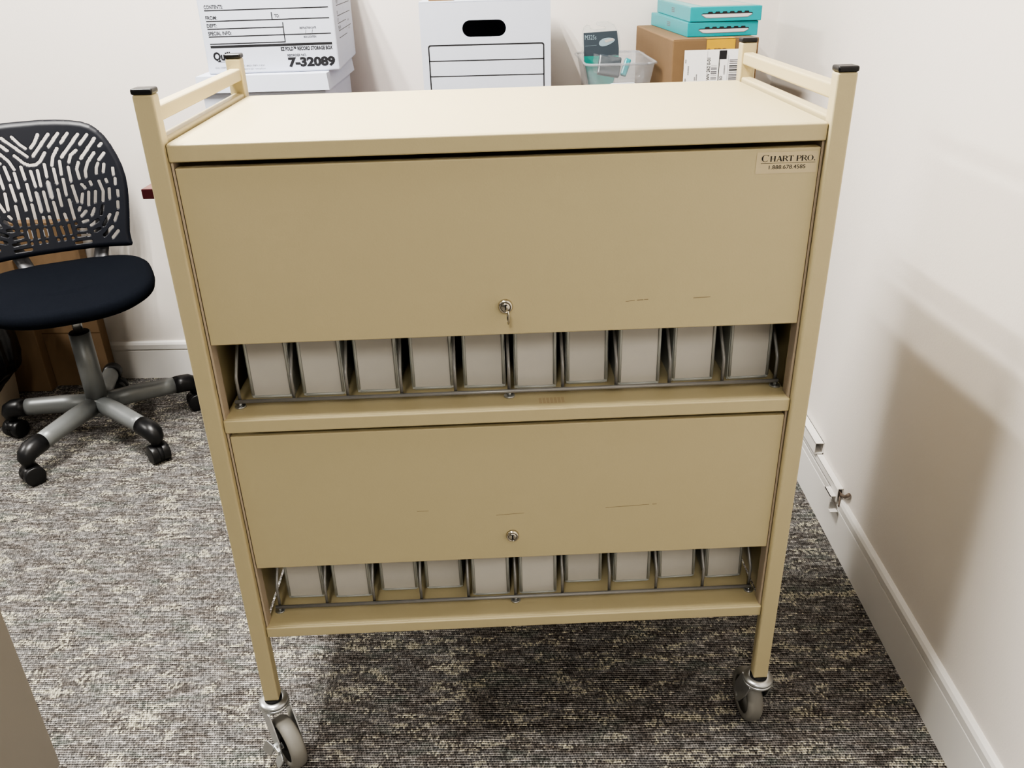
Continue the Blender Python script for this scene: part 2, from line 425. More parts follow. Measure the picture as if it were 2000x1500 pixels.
serif(np_, 'CHART PRO.', .7922, 1.0532, .0088, .0715, M['ink'], T_, .0002)
np_.line((.7915, 1.0510), (.8640, 1.0510), .0004, M['ink'], .0002, T_)
np_.text('1.888.678.4585', .8030, 1.0433, M['ink'], h=.0053, w=.0485, z=.0002, mat4=T_)
np_.build('nameplate', ud)
lock(ud, .4502, .8644, YD, True); lock(ld, .4501, .4674, YD, False)
# bolted-in wire divider racks
DX = [.0425+.08205*k for k in range(11)]
def rack(zs, name='wire_rack'):
    zr = zs+.0115; yr = .0505
    r = MB().tube([(.0365, yr-.0035, zr-.001), (.866, yr-.0035, zr-.001)], .0031, M['wire']).build(name, cart)
    MB().tube([(.0365, D-.07, zr), (.866, D-.07, zr)], .0028, M['wire']).build('rear_rod', r)
    for i, x in enumerate(DX):
        sway = 0
        h0, h1 = .050, .215
        pts = [(x, yr+.002, zr-.003), (x, yr+.002, zr+h0*.6)]
        for k in range(1, 7):
            a = k/6*math.radians(40); R = .016
            pts.append((x, yr+.002+R*(1-math.cos(a)), zr+h0*.6+R*math.sin(a)))
        y1, z1 = pts[-1][1], pts[-1][2]
        pts = [(px+sway*max(0, min(1, (pz-zr)/(z1-zr))), py, pz) for px, py, pz in pts]; x += sway
        pts += [(x, y1+.10, z1+.12), (x, y1+.13, z1+.135), (x, D-.11, z1+.135), (x, D-.08, z1+.11), (x, D-.07, zr)]
        MB().tube(pts, .0025, M['wire'], 10).build('divider_wire', r)
    for x in (DX[0], DX[5]+.0, DX[10]):
        mb = MB().cyl((x, yr-.001, zs), (x, yr-.001, zs+.003), .0085, M['zinc'], bev=.0008)
        mb.cyl((x, yr-.001, zs+.003), (x, yr-.001, zs+.0085), .0032, M['zinc']); mb.build('foot', r)
    return r
rack(S2[1]); rack(S3[1])
# casters: swivel head, fork, wheel, brake
def caster(px, py, ang, brake=False):
    """ang: direction (in the cart frame) in which the wheel trails"""
    R, tw = .0495, .0140; tr = .034
    c = MB().lathe([(0, ZB), (.0155, ZB), (.0155, ZB-.005), (0, ZB-.005)], M['blackmatte'], 24)
    c.lathe([(.016, ZB-.004), (.0245, ZB-.0055), (.0262, ZB-.0085), (.0262, ZB-.0105), (.010, ZB-.0105)], M['zinc'], 40)
    c.lathe([(.025, ZB-.0105), (.0250, ZB-.0125), (.010, ZB-.0125)], M['blackmatte'], 40)
    c.lathe([(.0262, ZB-.0125), (.0268, ZB-.016), (.0235, ZB-.0205), (.012, ZB-.022)], M['zinc'], 40)
    # fork: two cheeks sweeping down and back to the axle, local x = trailing direction
    for s in (-1, 1):
        y0 = s*.0205
        poly = [(-.018, ZB-.016), (.022, ZB-.016), (tr+.013, R+.020), (tr+.014, R-.004), (tr, R-.014), (tr-.013, R-.004), (-.004, R+.035)]
        c.prism(poly, M['zinc'], .0028, Matrix.Translation((0, y0+.0014, 0)) @ FRONT, bev=.0006)
    c.box((-.018, -.0195, ZB-.0205), (.020, .0195, ZB-.0165), M['zinc'], .001)
    c = c.build('caster', cart, (px, py, 0), (0, 0, ang))
    w = MB().lathe([(R-.016, -tw+.002), (R-.012, -tw), (R-.006, -tw), (R-.0015, -tw+.004), (R, -tw+.0095), (R, tw-.0095), (R-.0015, tw-.004), (R-.006, tw), (R-.012, tw), (R-.016, tw-.002), (R-.016, -tw+.002)], M['wheel'], 56, mat4=Matrix.Translation((tr, 0, R)) @ Matrix.Rotation(PI/2, 4, 'X'))
    w.lathe([(0, -tw+.004), (.010, -tw+.001), (.014, -tw+.005), (R-.0155, -tw+.003), (R-.0155, tw-.003), (.014, tw-.005), (.010, tw-.001), (0, tw-.004)], M['blackmatte'], 40, mat4=Matrix.Translation((tr, 0, R)) @ Matrix.Rotation(PI/2, 4, 'X'))
    w.cyl((tr, -.0235, R), (tr, .0235, R), .0055, M['zinc'], seg=12)
    w.build('wheel', c)
    if brake:
        b = MB()
        b.prism(rrect(-.013, -.009, .013, .010, .006), M['zinc'], .003, Matrix.Translation((tr-.014, -.032, R-.004)) @ Euler((math.radians(55), 0, math.radians(10))).to_matrix().to_4x4(), bev=.0008)
        b.prism(rrect(-.010, -.012, .011, .012, .007), M['zinc'], .003, Matrix.Translation((tr+.016, -.026, R-.012)) @ Euler((math.radians(62), math.radians(15), math.radians(-15))).to_matrix().to_4x4(), bev=.0008)
        b.box((tr-.010, -.026, R-.008), (tr+.012, -.021, R+.004), M['zinc'], .001)
        b.build('brake_lever', c)
    return c
caster(P/2, Q/2, math.radians(-52), True)
caster(W-P/2, Q/2, math.radians(93))
caster(P/2, D-Q/2, math.radians(60)); caster(W-P/2, D-Q/2, math.radians(130))

# the key left in the upper lock
kb = MB().tube([(0, .001, 0), (0, -.011, -.001), (.0, -.0165, -.003)], .0013, M['nickel'], 8)
pts = [(0, -.0165+.0055*math.sin(a)*.25, -.0115+.0095*math.cos(a)) for a in [2*PI*k/20 for k in range(21)]]
R1 = []
kb.lathe([(.0035, -.0007), (.0065, -.0007), (.0065, .0007), (.0035, .0007), (.0035, -.0007)], M['nickel'], 24, mat4=Matrix.Translation((0, -.0165, -.0085)) @ Matrix.Rotation(math.radians(8), 4, 'X') @ Matrix.Diagonal((1, 1, 1.65, 1)) @ Matrix.Rotation(PI/2, 4, 'Y'))
KEYP = Matrix.Rotation(TH, 4, 'Z') @ Vector((.4502, YD-.0062, .8644))
key = kb.build('key', None, KEYP, (0, 0, TH+math.radians(10)))
tag(key, 'small metal key hanging in the lock of the upper cart door', 'key')

# binders in the racks
def make_binder():
    root = empty('chart_binder', (0, 0, 0))
    Wb, Hb, Db = .0655, .285, .245
    c = MB()
    c.prism(rrect(-Wb/2, 0, Wb/2, Hb, .007), M['binder'], .0032, Matrix.Translation((0, .0032, 0)) @ FRONT, bev=.0009)
    for s in (-1, 1):
        x = s*(Wb/2-.0015)
        c.prism([(.003, .0), (Db-.01, 0), (Db, .01), (Db, Hb-.01), (Db-.01, Hb), (.003, Hb)], M['binder'], .0024, Matrix.Translation((x-.0012, 0, 0)) @ Matrix.Rotation(PI/2, 4, 'Z') @ FRONT)
        c.tube([(s*(Wb/2-.003), -.0008, .007), (s*(Wb/2-.003), -.0008, Hb-.007)], .0022, M['binder'], 8)
    c.tube([(-Wb/2+.005, -.0006, .0035), (Wb/2-.005, -.0006, .0035)], .0016, M['binder'], 8)
    c.build('cover', root)
    MB().box((-Wb/2+.0065, .004, .008), (Wb/2-.0065, Db-.014, Hb-.02), M['pages']).build('page_block', root)
    MB().prism(rrect(-Wb/2+.0055, .0055, Wb/2-.0055, Hb-.004, .003), M['spine'], .0006, Matrix.Translation((0, -.0001, 0)) @ FRONT).build('spine_label', root)
    return root
b0 = make_binder(); used = False
ORD = ['first', 'second', 'third', 'fourth', 'fifth', 'sixth', 'seventh', 'eighth', 'ninth', 'tenth']
up = [(.0865, .0755, 0, 0), (.1660, .0765, 0, 0), (.2495, .0800, .2, 0), (.3345, .0830, 0, 0), (.4155, .0810, 0, 0), (.4940, .0725, .3, 0), (.5755, .0820, -.4, 0), (.6545, .0700, 0, 0), (.7405, .0765, -.5, 0), (.8280, .0755, -1.0, 0)]
lo = [(.0835, .0805, 0, 0), (.1665, .0765, 0, 0), (.2475, .0890, .3, 0), (.3270, .0890, 0, 0), (.4105, .0660, 0, 0), (.4930, .0645, 0, 0), (.5755, .0890, 0, 0), (.6612, .0840, 0, 0), (.7435, .0885, -2.0, 0), (.8262, .0850, -1.5, 0)]
RZ = Matrix.Rotation(TH, 4, 'Z')
for tier, (z, lst) in (('upper', (S2[1], up)), ('lower', (S3[1], lo))):
    for i, (x, y, tilt, dz) in enumerate(lst):
        b = b0 if not used else copy_tree(b0); used = True
        lift = abs(math.sin(math.radians(tilt)))*.0328+.0004
        b.location = RZ @ Vector((x, y, z+lift)); b.rotation_euler = (0, math.radians(-tilt)*-1, TH)
        side = {0: 'next to the left end of the rack', 9: 'next to the right end of the rack'}.get(i, '')
        extra = ''
        if tier == 'lower' and i == 8: extra = ' tilted'
        ends = 'leftmost grey chart binder' if i == 0 else 'rightmost grey chart binder' if i == 9 else f'{ORD[i]} grey chart binder from the left,{extra}'
        tag(b, f"{ends} on the {'middle' if tier == 'upper' else 'bottom'} shelf under the {tier} door".replace(', on', ' on').replace(',  ', ', '), 'binder', f"grey chart binders on the {'middle' if tier == 'upper' else 'bottom'} shelf")

# ------------------------------------------------------------------ office chair
HX, HY = -.853, 1.200
PHI = math.radians(27)
chair = empty('office_chair', (HX, HY, 0), PHI, 'black swivel office chair with slotted plastic back and grey five-star base', 'chair')
# local frame: x to the sitter's left-right, -y is the way the chair faces
def seat():
    rings = [(.80, .455), (.93, .458), (.985, .466), (1.0, .480), (.99, .492), (.96, .4985), (.90, .502), (.70, .5045), (.40, .505)]
    n = 72; vs = []; fs = []
    for (s, z) in rings:
        for k in range(n):
            a = 2*PI*k/n; c, d = math.cos(a), math.sin(a)
            e = 2/2.9
            x = .238*math.copysign(abs(c)**e, c); y = .238*math.copysign(abs(d)**e, d)
            y = y*(1.0 if y > 0 else .96) + .012
            dz = -.018*max(0, -y/.24)**3*(.5+.5*s) + .006*(x/.24)**2
            vs.append((x*s, y*s, z+dz))
    for i in range(len(rings)-1):
        for k in range(n): fs.append((i*n+k, i*n+(k+1) % n, (i+1)*n+(k+1) % n, (i+1)*n+k))
    fs.append(tuple(range(n))[::-1]); m = len(rings)-1; fs.append(tuple(range(m*n, m*n+n)))
    return MB().raw(vs, fs, M['fabric'], True).build('seat', chair)
seat()
OUT = [(0, .391), (.045, .391), (.09, .388), (.125, .384), (.155, .378), (.178, .368), (.196, .352), (.210, .332), (.222, .306), (.232, .275), (.239, .245), (.242, .210), (.240, .175), (.235, .140), (.229, .105), (.222, .070), (.217, .045), (.2165, .025), (.2175, .010), (.214, .003), (.200, .002), (.150, .0055), (.09, .007), (0, .007)]
SLOTS = [[(7,317),(19,329),(34,352)],[(8,294),(61,351)],[(54,316),(87,351)],[(89,324),(112,349)],[(81,283),(139,344)],[(138,315),(163,341)],[(131,274),(181,329)],[(188,306),(196,313)],[(-5,269),(8,268),(22,277),(40,300)],[(50,262),(58,286),(75,309)],[(97,267),(106,286),(124,299)],[(133,221),(135,238),(147,262),(170,288)],[(179,267),(197,285)],[(73,272),(69,235)],[(122,264),(113,245),(114,218)],[(163,228),(167,245),(174,257)],[(183,231),(190,253)],[(31,267),(29,232)],[(52,252),(51,210)],[(70,220),(68,175)],[(92,253),(90,213)],[(9,252),(7,208)],[(28,217),(28,170)],[(49,192),(48,144)],[(90,198),(93,152)],[(10,190),(10,134)],[(29,157),(30,103)],[(72,159),(73,103)],[(8,117),(9,96)],[(50,119),(52,100)],[(12,83),(12,60)],[(32,83),(34,61)],[(54,85),(54,61)],[(16,45),(16,45)],[(34,45),(34,45)],[(56,45),(56,45)],[(116,200),(123,189)],[(141,205),(142,197)],[(112,172),(104,148)],[(130,176),(121,138)],[(149,176),(141,144)],[(165,205),(170,174),(163,146)],[(96,133),(92,126)],[(95,108),(110,121)],[(123,107),(135,126)],[(149,107),(160,131)],[(95,90),(108,93)],[(114,77),(136,90)],[(74,86),(74,86)],[(76,69),(97,67)],[(72,51),(103,49)],[(62,29),(103,30)],[(121,58),(135,64)],[(149,73),(173,104)],[(144,42),(172,67)],[(166,34),(185,53)],[(183,85),(195,107)],[(210,173),(208,158)],[(203,140),(200,122)],[(188,180),(183,152)],[(211,239),(209,221)],[(211,209),(208,193)],[(185,208),(186,201)]]
def backrest():
    """curved plastic shell cut through by the slot pattern: fine grid, cells inside slots dropped, edges snapped to the slot outline"""
    h = .0021
    us = np.arange(-.246, .246+h, h); vs_ = np.arange(-.004, .396+h, h)
    U, V = np.meshgrid(us, vs_, indexing='ij')
    segs = []
    for s in SLOTS:
        for sg in (1, -1):
            p = [(sg*a/1000, b/1000) for a, b in s]
            if p[0] == p[-1] and len(p) == 2: p = [p[0], (p[0][0], p[0][1]+.001)]
            for i in range(len(p)-1): segs.append((p[i], p[i+1]))
    def sdf(U, V):
        d = np.full(U.shape, 1e3)
        for (a, b) in segs:
            ax, ay = a; bx, by = b; dx, dy = bx-ax, by-ay; l2 = dx*dx+dy*dy
            # shorten so that the rounded end stays within the measured length
            t = np.clip(((U-ax)*dx+(V-ay)*dy)/l2, 0, 1)
            d = np.minimum(d, np.hypot(U-ax-t*dx, V-ay-t*dy)-.0043)
        # outline: signed distance to closed polygon (positive inside)
        poly = OUT+[(-x, y) for x, y in OUT[::-1]]
        ins = np.zeros(U.shape, bool); do = np.full(U.shape, 1e3); n = len(poly)
        for i in range(n):
            (x0, y0), (x1, y1) = poly[i], poly[(i+1) % n]
            if (x0, y0) == (x1, y1): continue
            if y0 != y1:
                cond = ((y0 > V) != (y1 > V)) & (U < (x1-x0)*(V-y0)/(y1-y0)+x0)
                ins ^= cond
            l2 = (x1-x0)**2+(y1-y0)**2
            t = np.clip(((U-x0)*(x1-x0)+(V-y0)*(y1-y0))/l2, 0, 1)
            do = np.minimum(do, np.hypot(U-x0-t*(x1-x0), V-y0-t*(y1-y0)))
        do = np.where(ins, do, -do)
        return np.minimum(d, do), do
    d, do = sdf(U, V)
    e = 1e-4
    for _ in range(2):
        gx = (sdf(U+e, V)[0]-d)/e; gy = (sdf(U, V+e)[0]-d)/e
        gn = np.maximum(np.hypot(gx, gy), .3)
        near = np.abs(d) < h*.62
        U = np.where(near, U-d*gx/gn**2, U); V = np.where(near, V-d*gy/gn**2, V)
        d, do = sdf(U, V)
    keep = d > -h*.30
    def pos(u, v, do_):
        le = math.radians(9)
        # rolled rim: edge curls backwards
        rim = np.clip(1-do_/.016, 0, 1)**2*.007
        curve = .5*u*u
        return u-.0, .20-curve+math.sin(le)*v+rim, .53+math.cos(le)*v
    X, Y, Z = pos(U, V, do)
    ni, nj = U.shape; idx = -np.ones((ni, nj), int); verts = []; th = .0055
    quads = []
    for i in range(ni-1):
        for j in range(nj-1):
            if keep[i, j] and keep[i+1, j] and keep[i, j+1] and keep[i+1, j+1]: quads.append((i, j))
    for (i, j) in quads:
        for a, b in ((i, j), (i+1, j), (i+1, j+1), (i, j+1)):
            if idx[a, b] < 0: idx[a, b] = len(verts); verts.append((X[a, b], Y[a, b], Z[a, b]))
    nv = len(verts); back = [(x, y+th, z) for x, y, z in verts]
    fs = []; edges = {}
    for (i, j) in quads:
        q = [idx[i, j], idx[i+1, j], idx[i+1, j+1], idx[i, j+1]]
        fs.append(q); fs.append([k+nv for k in q[::-1]])
        for k in range(4):
            a, b = q[k], q[(k+1) % 4]
            if (b, a) in edges: del edges[(b, a)]
            else: edges[(a, b)] = 1
    for (a, b) in edges: fs.append([b, a, a+nv, b+nv])
    me = bpy.data.meshes.new('backrest'); me.from_pydata([tuple(map(float, v)) for v in verts+back], [], [list(map(int, f)) for f in fs]); me.update()
    me.materials.append(M['chairback'])
    me.polygons.foreach_set('use_smooth', [True]*len(me.polygons))
    o = bpy.data.objects.new('backrest', me); COL.objects.link(o); o.parent = chair; o.location = (-.014, 0, 0)
    return o
backrest()
for s in (-1, 1):
    pts = [(s*.05, .05, .435), (s*.075, .14, .445), (s*.095, .21, .475), (s*.115, .238, .53), (s*.13, .245, .60), (s*.14, .250, .66)]
    MB().tube(pts, [.016, .017, .018, .018, .016, .013], M['strut'], 14, ell=(1.25, .55)).build('back_support', chair)
MB().box((-.10, -.09, .418), (.10, .12, .453), M['blackmatte'], .012, 3).build('tilt_mechanism', chair)
MB().tube([(.10, 0, .436), (.16, -.01, .433), (.20, -.015, .428)], .005, M['black'], 10).build('height_lever', chair)
g = MB().cyl((0, 0, .105), (0, 0, .348), .031, M['silver'], r2=.030, seg=40)
g.cyl((0, 0, .345), (0, 0, .351), .030, M['blackmatte'], seg=40, r2=.027)
g.cyl((0, 0, .350), (0, 0, .425), .0135, M['zinc'], seg=24)
g.build('gas_column', chair)
MB().lathe([(0, .078), (.030, .078), (.036, .09), (.036, .118), (.033, .135), (0, .138)], M['silver'], 40).build('base_hub', chair)
for ang, wa in ((-108, -41), (-35, -135), (-180, -17), (36, -60), (106, -80)):
    a = math.radians(ang)-PHI
    dx, dy = math.cos(a), math.sin(a)
    L = lambda r, z: (r*dx, r*dy, z)
    leg = MB().tube([L(.018, .112), L(.10, .111), L(.20, .104), L(.232, .101)], [.029, .0285, .027, .0265], M['silver'], 24, ell=(.92, 1.0)).build('leg', chair)
    cap = MB().tube([L(.226, .1015), L(.250, .1005), L(.268, .098), L(.281, .091), L(.287, .080), L(.286, .068), L(.284, .056)], [.0275, .0285, .0285, .0275, .024, .018, .0125], M['black'], 20)
    cap.build('leg_cap', leg)
    sw = math.radians(wa-90)-PHI
    cst = MB()
    cst.cyl(L(.284, .066), L(.284, .044), .0065, M['black'], seg=14)
    ctr = Vector(L(.284, .0285)); ox = Vector((math.cos(sw), math.sin(sw), 0)); wy = Vector((-math.sin(sw), math.cos(sw), 0))
    cst.cyl(ctr-wy*.006, ctr+wy*.006, .0272, M['blackmatte'], seg=20)
    cst.tube([ctr+Vector((0, 0, .016)), ctr+ox*.014+Vector((0, 0, .021)), ctr+ox*.026+Vector((0, 0, .006))], [.007, .008, .006], M['black'], 10, ell=(2.6, .8))
    cst = cst.build('caster', leg)
    for s in (-1, 1):
        MB().cyl(ctr+wy*s*.005, ctr+wy*s*.027, .0285, M['black'], seg=36, bev=.0035).build('wheel', cst)

# ------------------------------------------------------------------ table along the back wall and what stands on it
TZ, TY, TX = .797, 1.068, -.512
tb = empty('work_table', ((TX+XW)/2, (TY+YW)/2, 0), 0, 'dark maroon-edged work table along the back wall, behind the cart', 'table')
x0, y0 = (TX+XW)/2, (TY+YW)/2
MB().box((TX-x0, TY-y0, TZ-.026), (XW-.006-x0, YW-.004-y0, TZ), M['maroon'], .002, 2).quad(TX+.003-x0, TY+.003-y0, XW-.01-x0, YW-.01-y0, M['laminate'], z=TZ+.0002).build('tabletop', tb)
for lx in (-.22, 1.13):
    MB().box((lx-.025-x0, TY+.10-y0, 0), (lx+.025-x0, YW-.05-y0, TZ-.026), M['blackmatte'], .003).build('leg', tb)
MB().box((-.19-x0, YW-.07-y0, .45), (1.10-x0, YW-.05-y0, TZ-.026), M['blackmatte']).build('modesty_panel', tb)

def carton_shell(mb, w, d, h, m, open_top=False, t=.004, hole=None):
    """corrugated box standing on z=0, front face on y=0, x centred"""
    mb.box((-w/2, 0, 0), (w/2, d, h), m, .0025, 2)
    return mb

# lower storage box with lid
lb = empty('storage_box', (-.171, 1.115, TZ), math.radians(2), 'plain white lidded storage box underneath the printed record storage box', 'box', 'white storage boxes on the table')
MB().box((-.153, .006, .0004), (.153, .405, .236), M['cardwhite'], .003, 2).build('box_body', lb)
mb = MB()
def lid(mb, w0, w1, d0, d1, z0, z1):
    # skirt flares outward towards the bottom
    vs = []; 
    for (w, a, b, z) in ((w1, -.004, d1, z0), (w0, 0, d0, z1), (w0-.012, .006, d0-.006, z1+.0005)):
        vs += [(-w/2, a, z), (w/2, a, z), (w/2, b, z), (-w/2, b, z)]
    fs = [(i, (i+1) % 4, 4+(i+1) % 4, 4+i) for i in range(4)]+[(4+i, 4+(i+1) % 4, 8+(i+1) % 4, 8+i) for i in range(4)]+[(8, 9, 10, 11), (0, 3, 2, 1)]
    return mb.raw(vs, fs, M['cardwhite'])
lid(mb, .322, .330, .414, .418, .225, .2640).build('lid', lb)

# printed record storage box on top of it
ub = empty('record_storage_box', (-.1455, 1.150, TZ+.265), math.radians(4.6), 'white record storage box printed with reorder number, topmost of the left stack', 'box', 'white storage boxes on the table')
UW, UD, UH = .324, .405, .262
MB().box((-UW/2, 0, 0), (UW/2, UD, UH), M['cardwhite'], .004, 2).build('box_body', ub)
f = MB(); T_ = on_front(0, -.0004, 0); K = M['ink']
X = lambda x: x+.1455-.004    # photo-plane x (world, y~1.15) to box-local
def ln(x0, z0, x1, z1, w): f.line((X(x0), z0-1.062), (X(x1), z1-1.062), w, K, mat4=T_)
zz = lambda z: z
rows = [(.148, -.287, .143), ]
L0, L1 = -.147, .150
Hc = lambda v: v
f.line((L0, .146), (L1, .146), .0023, K, mat4=T_); f.text('CONTENTS:', L0, .1495, K, h=.0085, w=.045, mat4=T_, bold=.022)
f.line((L0, .122), (L1, .122), .0023, K, mat4=T_); f.text('FROM:', L0, .1255, K, h=.0085, w=.027, mat4=T_, bold=.022)
f.line((.012, .122), (.012, .1385), .0023, K, mat4=T_); f.text('TO:', .018, .1265, K, h=.0075, w=.012, mat4=T_, bold=.022)
f.line((L0, .1045), (.036, .1045), .0023, K, mat4=T_); f.text('DEPT:', L0, .108, K, h=.0085, w=.024, mat4=T_, bold=.022)
f.line((L0, .087), (L1, .087), .0023, K, mat4=T_); f.text('SPECIAL INFO:', L0, .0905, K, h=.0085, w=.056, mat4=T_, bold=.022)
f.line((.036, .071), (.036, .115), .0023, K, mat4=T_)
f.line((L0, .0705), (.0368, .0705), .0023, K, mat4=T_)
f.line((L0, .0640), (L1, .0640), .0056, K, mat4=T_)
f.text('DESTRUCTION DATE', .075, .0990, K, h=.0045, w=.040, mat4=T_, bold=.022)
f.line((.088, .0885), (.090, .0965), .0008, K, mat4=T_); f.line((.104, .0885), (.106, .0965), .0008, K, mat4=T_)
f.text('BOX LOCATION', .083, .0785, K, h=.0045, w=.030, mat4=T_, bold=.022)
f.text('EZ FOLD\u2122 RECORD STORAGE BOX', .023, .0505, K, h=.0085, w=.127, mat4=T_, bold=.04)
f.text('REORDER NO.', .037, .0365, K, h=.0055, w=.047, mat4=T_, bold=.022)
f.text('7-32089', .037, .0135, K, h=.0205, w=.116, mat4=T_, bold=.055)
f.text('Quill', -.144, .0335, K, h=.0185, w=.042, mat4=T_, bold=.045)
f.line((-.135, .0290), (-.102, .0290), .0007, K, mat4=T_)
f.text('QUILL CORPORATION', -.144, .0135, M['greyink'], h=.0040, w=.045, mat4=T_)
f.text('1-800-789-1331', -.072, .0165, M['greyink'], h=.0040, w=.050, mat4=T_)
f.text('MADE IN USA \u2022 www.quill.com', -.076, .0090, M['greyink'], h=.0040, w=.055, mat4=T_)
f.build('printed_form', ub)
f = MB(); T_ = Matrix.Translation((UW/2+.0004, 0, 0)) @ RIGHT
for (z, a, b) in ((.146, .06, .35), (.122, .06, .35), (.1045, .06, .24), (.087, .06, .35), (.0705, .06, .24)):
    f.line((a, z), (b, z), .0016, K, mat4=T_)
f.line((.24, .0705), (.24, .115), .001, M['greyink'], mat4=T_); f.line((.20, .122), (.20, .1385), .001, M['greyink'], mat4=T_)
for t, z in (('CONTENTS:', .1495), ('FROM:', .1255), ('DEPT:', .108), ('SPECIAL INFO:', .0905)): f.text(t, .06, z, K, h=.0085, w=.004*len(t), mat4=T_)
f.text('DESTRUCTION DATE', .27, .099, M['greyink'], h=.0045, w=.04, mat4=T_, bold=.022); f.text('BOX LOCATION', .28, .0785, M['greyink'], h=.0045, w=.03, mat4=T_, bold=.022)
f.build('printed_form', ub)

# tall white box with the oval hand hole
cb = empty('file_box', (.3855, 1.150, TZ), 0, 'tall white cardboard box with dark oval hand hole and ruled label lines', 'box', 'white storage boxes on the table')
CW, CH, CD = .319, .4135, .38
hx, hz, hw, hh = -.003, .354, .107, .040
b = MB(); t = .005
def hole_panel():
    bm = bmesh.new()
    n = 12; r = hh/2-.001; x0, x1 = hx-hw/2, hx+hw/2
    inner = []
    for k in range(n+1):
        a = -PI/2+PI*k/n; inner.append((x1-r+r*math.cos(a), hz+r*math.sin(a)))
    for k in range(n+1):
        a = PI/2+PI*k/n; inner.append((x0+r+r*math.cos(a), hz+r*math.sin(a)))
    outer = [(-CW/2, .0004), (CW/2, .0004), (CW/2, CH), (-CW/2, CH)]
    vi = [bm.verts.new((x, 0, z)) for x, z in inner]; vo = [bm.verts.new((x, 0, z)) for x, z in outer]
    es = [bm.edges.new((vi[i], vi[(i+1) % len(vi)])) for i in range(len(vi))]+[bm.edges.new((vo[i], vo[(i+1) % 4])) for i in range(4)]
    r_ = bmesh.ops.triangle_fill(bm, edges=es, use_beauty=True)
    # drop triangles inside the hole
    for f_ in list(bm.faces):
        c = f_.calc_center_median()
        if x0+r < c.x < x1-r and abs(c.z-hz) < r*.98: bm.faces.remove(f_)
    r_ = bmesh.ops.extrude_face_region(bm, geom=bm.faces[:])
    for v in [g for g in r_['geom'] if isinstance(g, bmesh.types.BMVert)]: v.co.y += t
    bmesh.ops.recalc_face_normals(bm, faces=bm.faces[:])
    return bm
b._merge(hole_panel(), M['cardwhite'])
b.box((-CW/2, t, .0004), (-CW/2+t, CD, CH), M['cardwhite']); b.box((CW/2-t, t, .0004), (CW/2, CD, CH), M['cardwhite'])
b.box((-CW/2+t, CD-t, .0004), (CW/2-t, CD, CH), M['cardwhite']); b.box((-CW/2+t, t, .0004), (CW/2-t, CD-t, .006), M['cardwhite'])
b.build('box_body', cb)
MB().box((-CW/2+.001, .001, CH), (CW/2-.001, CD-.001, CH+.004), M['cardwhite'], .001).box((-.135, .004, CH+.004), (-.075, .20, CH+.010), M['kraft']).build('top_flap', cb)
f = MB(); T_ = on_front(0, -.0004, 0); z0, z1 = .06, .319; xa, xb = -.143, .1435
fr = rrect(xa, z0, xb, z1, .006); fi = rrect(xa+.0030, z0+.0030, xb-.0030, z1-.0030, .0045)
for k in range(len(fr)): f.prism([fr[k], fr[(k+1) % len(fr)], fi[(k+1) % len(fr)], fi[k]], K, 0, T_)
for z in (.2815, .2455, .209, .172, .135, .098): f.line((xa, z), (xb, z), .0023, K, mat4=T_)
f.build('printed_label', cb)
pass

# brown carton with shipping label, and the two teal boxes on it
kb_ = empty('shipping_carton', (.935, 1.080, TZ), math.radians(3), 'brown cardboard shipping carton with white barcode label at the right end of the table', 'box')
KW, KD, KH = .206, .505, .322
b = MB().box((-KW/2, 0, .0004), (KW/2, KD, KH), M['kraft'], .003, 2)
b.line((-KW/2+.002, KH), (KW/2-.002, KH), .001, M['kraftdark'], mat4=on_front(0, -.0003, 0), z=0)
b.build('carton', kb_)
f = MB(); T_ = on_front(0, -.0008, 0)
f.quad(-.022, KH-.0335, .046, KH-.001, M['tape'], mat4=T_); f.quad(-.022, 0, .046, .03, M['tape'], z=KH+.0006)
f.text('VS2', -.020, KH-.0375, M['kraftdark'], h=.016, w=.050, mat4=T_, z=.0002, bold=.05)
f.build('packing_tape', kb_)
f = MB(); T_ = on_front(0, -.0014, 0)
lx0, lx1, lz0, lz1 = -.074, .098, .06, .2985
f.quad(lx0, lz0, lx1, lz1, M['paper'], mat4=T_)
zt = .0003
f.quad(.0115, lz1-.022, .028, lz1-.0025, K, z=zt, mat4=T_)
f.quad(.0100, .07, .0118, lz1-.003, K, z=zt, mat4=T_)
f.quad(-.0185, lz1-.05, -.0180, lz1-.003, M['greyink'], z=zt, mat4=T_)
f.text('WV 262 0-01', -.0105, .229, K, h=.0078, w=.051, z=zt, mat4=T_, rot=PI/2, bold=.015)
f.text('5O', .0205, .229, K, h=.0066, w=.0095, z=zt, mat4=T_, rot=PI/2, bold=.02)
for t_, x_, z_, w_ in (('1 LBS', -.066, .27, .012), ('1 OF 1', -.068, .225, .014), ('SHIP TO:', -.058, .235, .02), ('TRACK', -.040, .205, .018)): pass
rnd = random.Random(3)
def bars(x0, x1, za, zb, dark):
    z = za
    while z < zb:
        h_ = rnd.choice((.0008, .0012, .0022, .0030)); f.quad(x0, z, x1, min(z+h_, zb), K if rnd.random() < dark else M['greyink'], z=zt, mat4=T_)
        z += h_+rnd.choice((.0008, .0014, .0022, .0034))
bars(-.0080, .0060, .231, .263, .5); bars(.0355, .090, .12, .275, .5)
f.quad(.0320, .10, .0325, .285, M['greyink'], z=zt, mat4=T_)
for (x_, za, zb) in ((-.070, .27, .278), (-.069, .225, .234), (-.063, .243, .262), (-.042, .230, .243), (-.0465, .230, .237), (.0245, .242, .262)):
    z = za
    while z < zb: f.quad(x_-.0014, z, x_+.0014, z+.0013, M['greyink'], z=zt, mat4=T_); z += .0021
f.build('shipping_label', kb_)

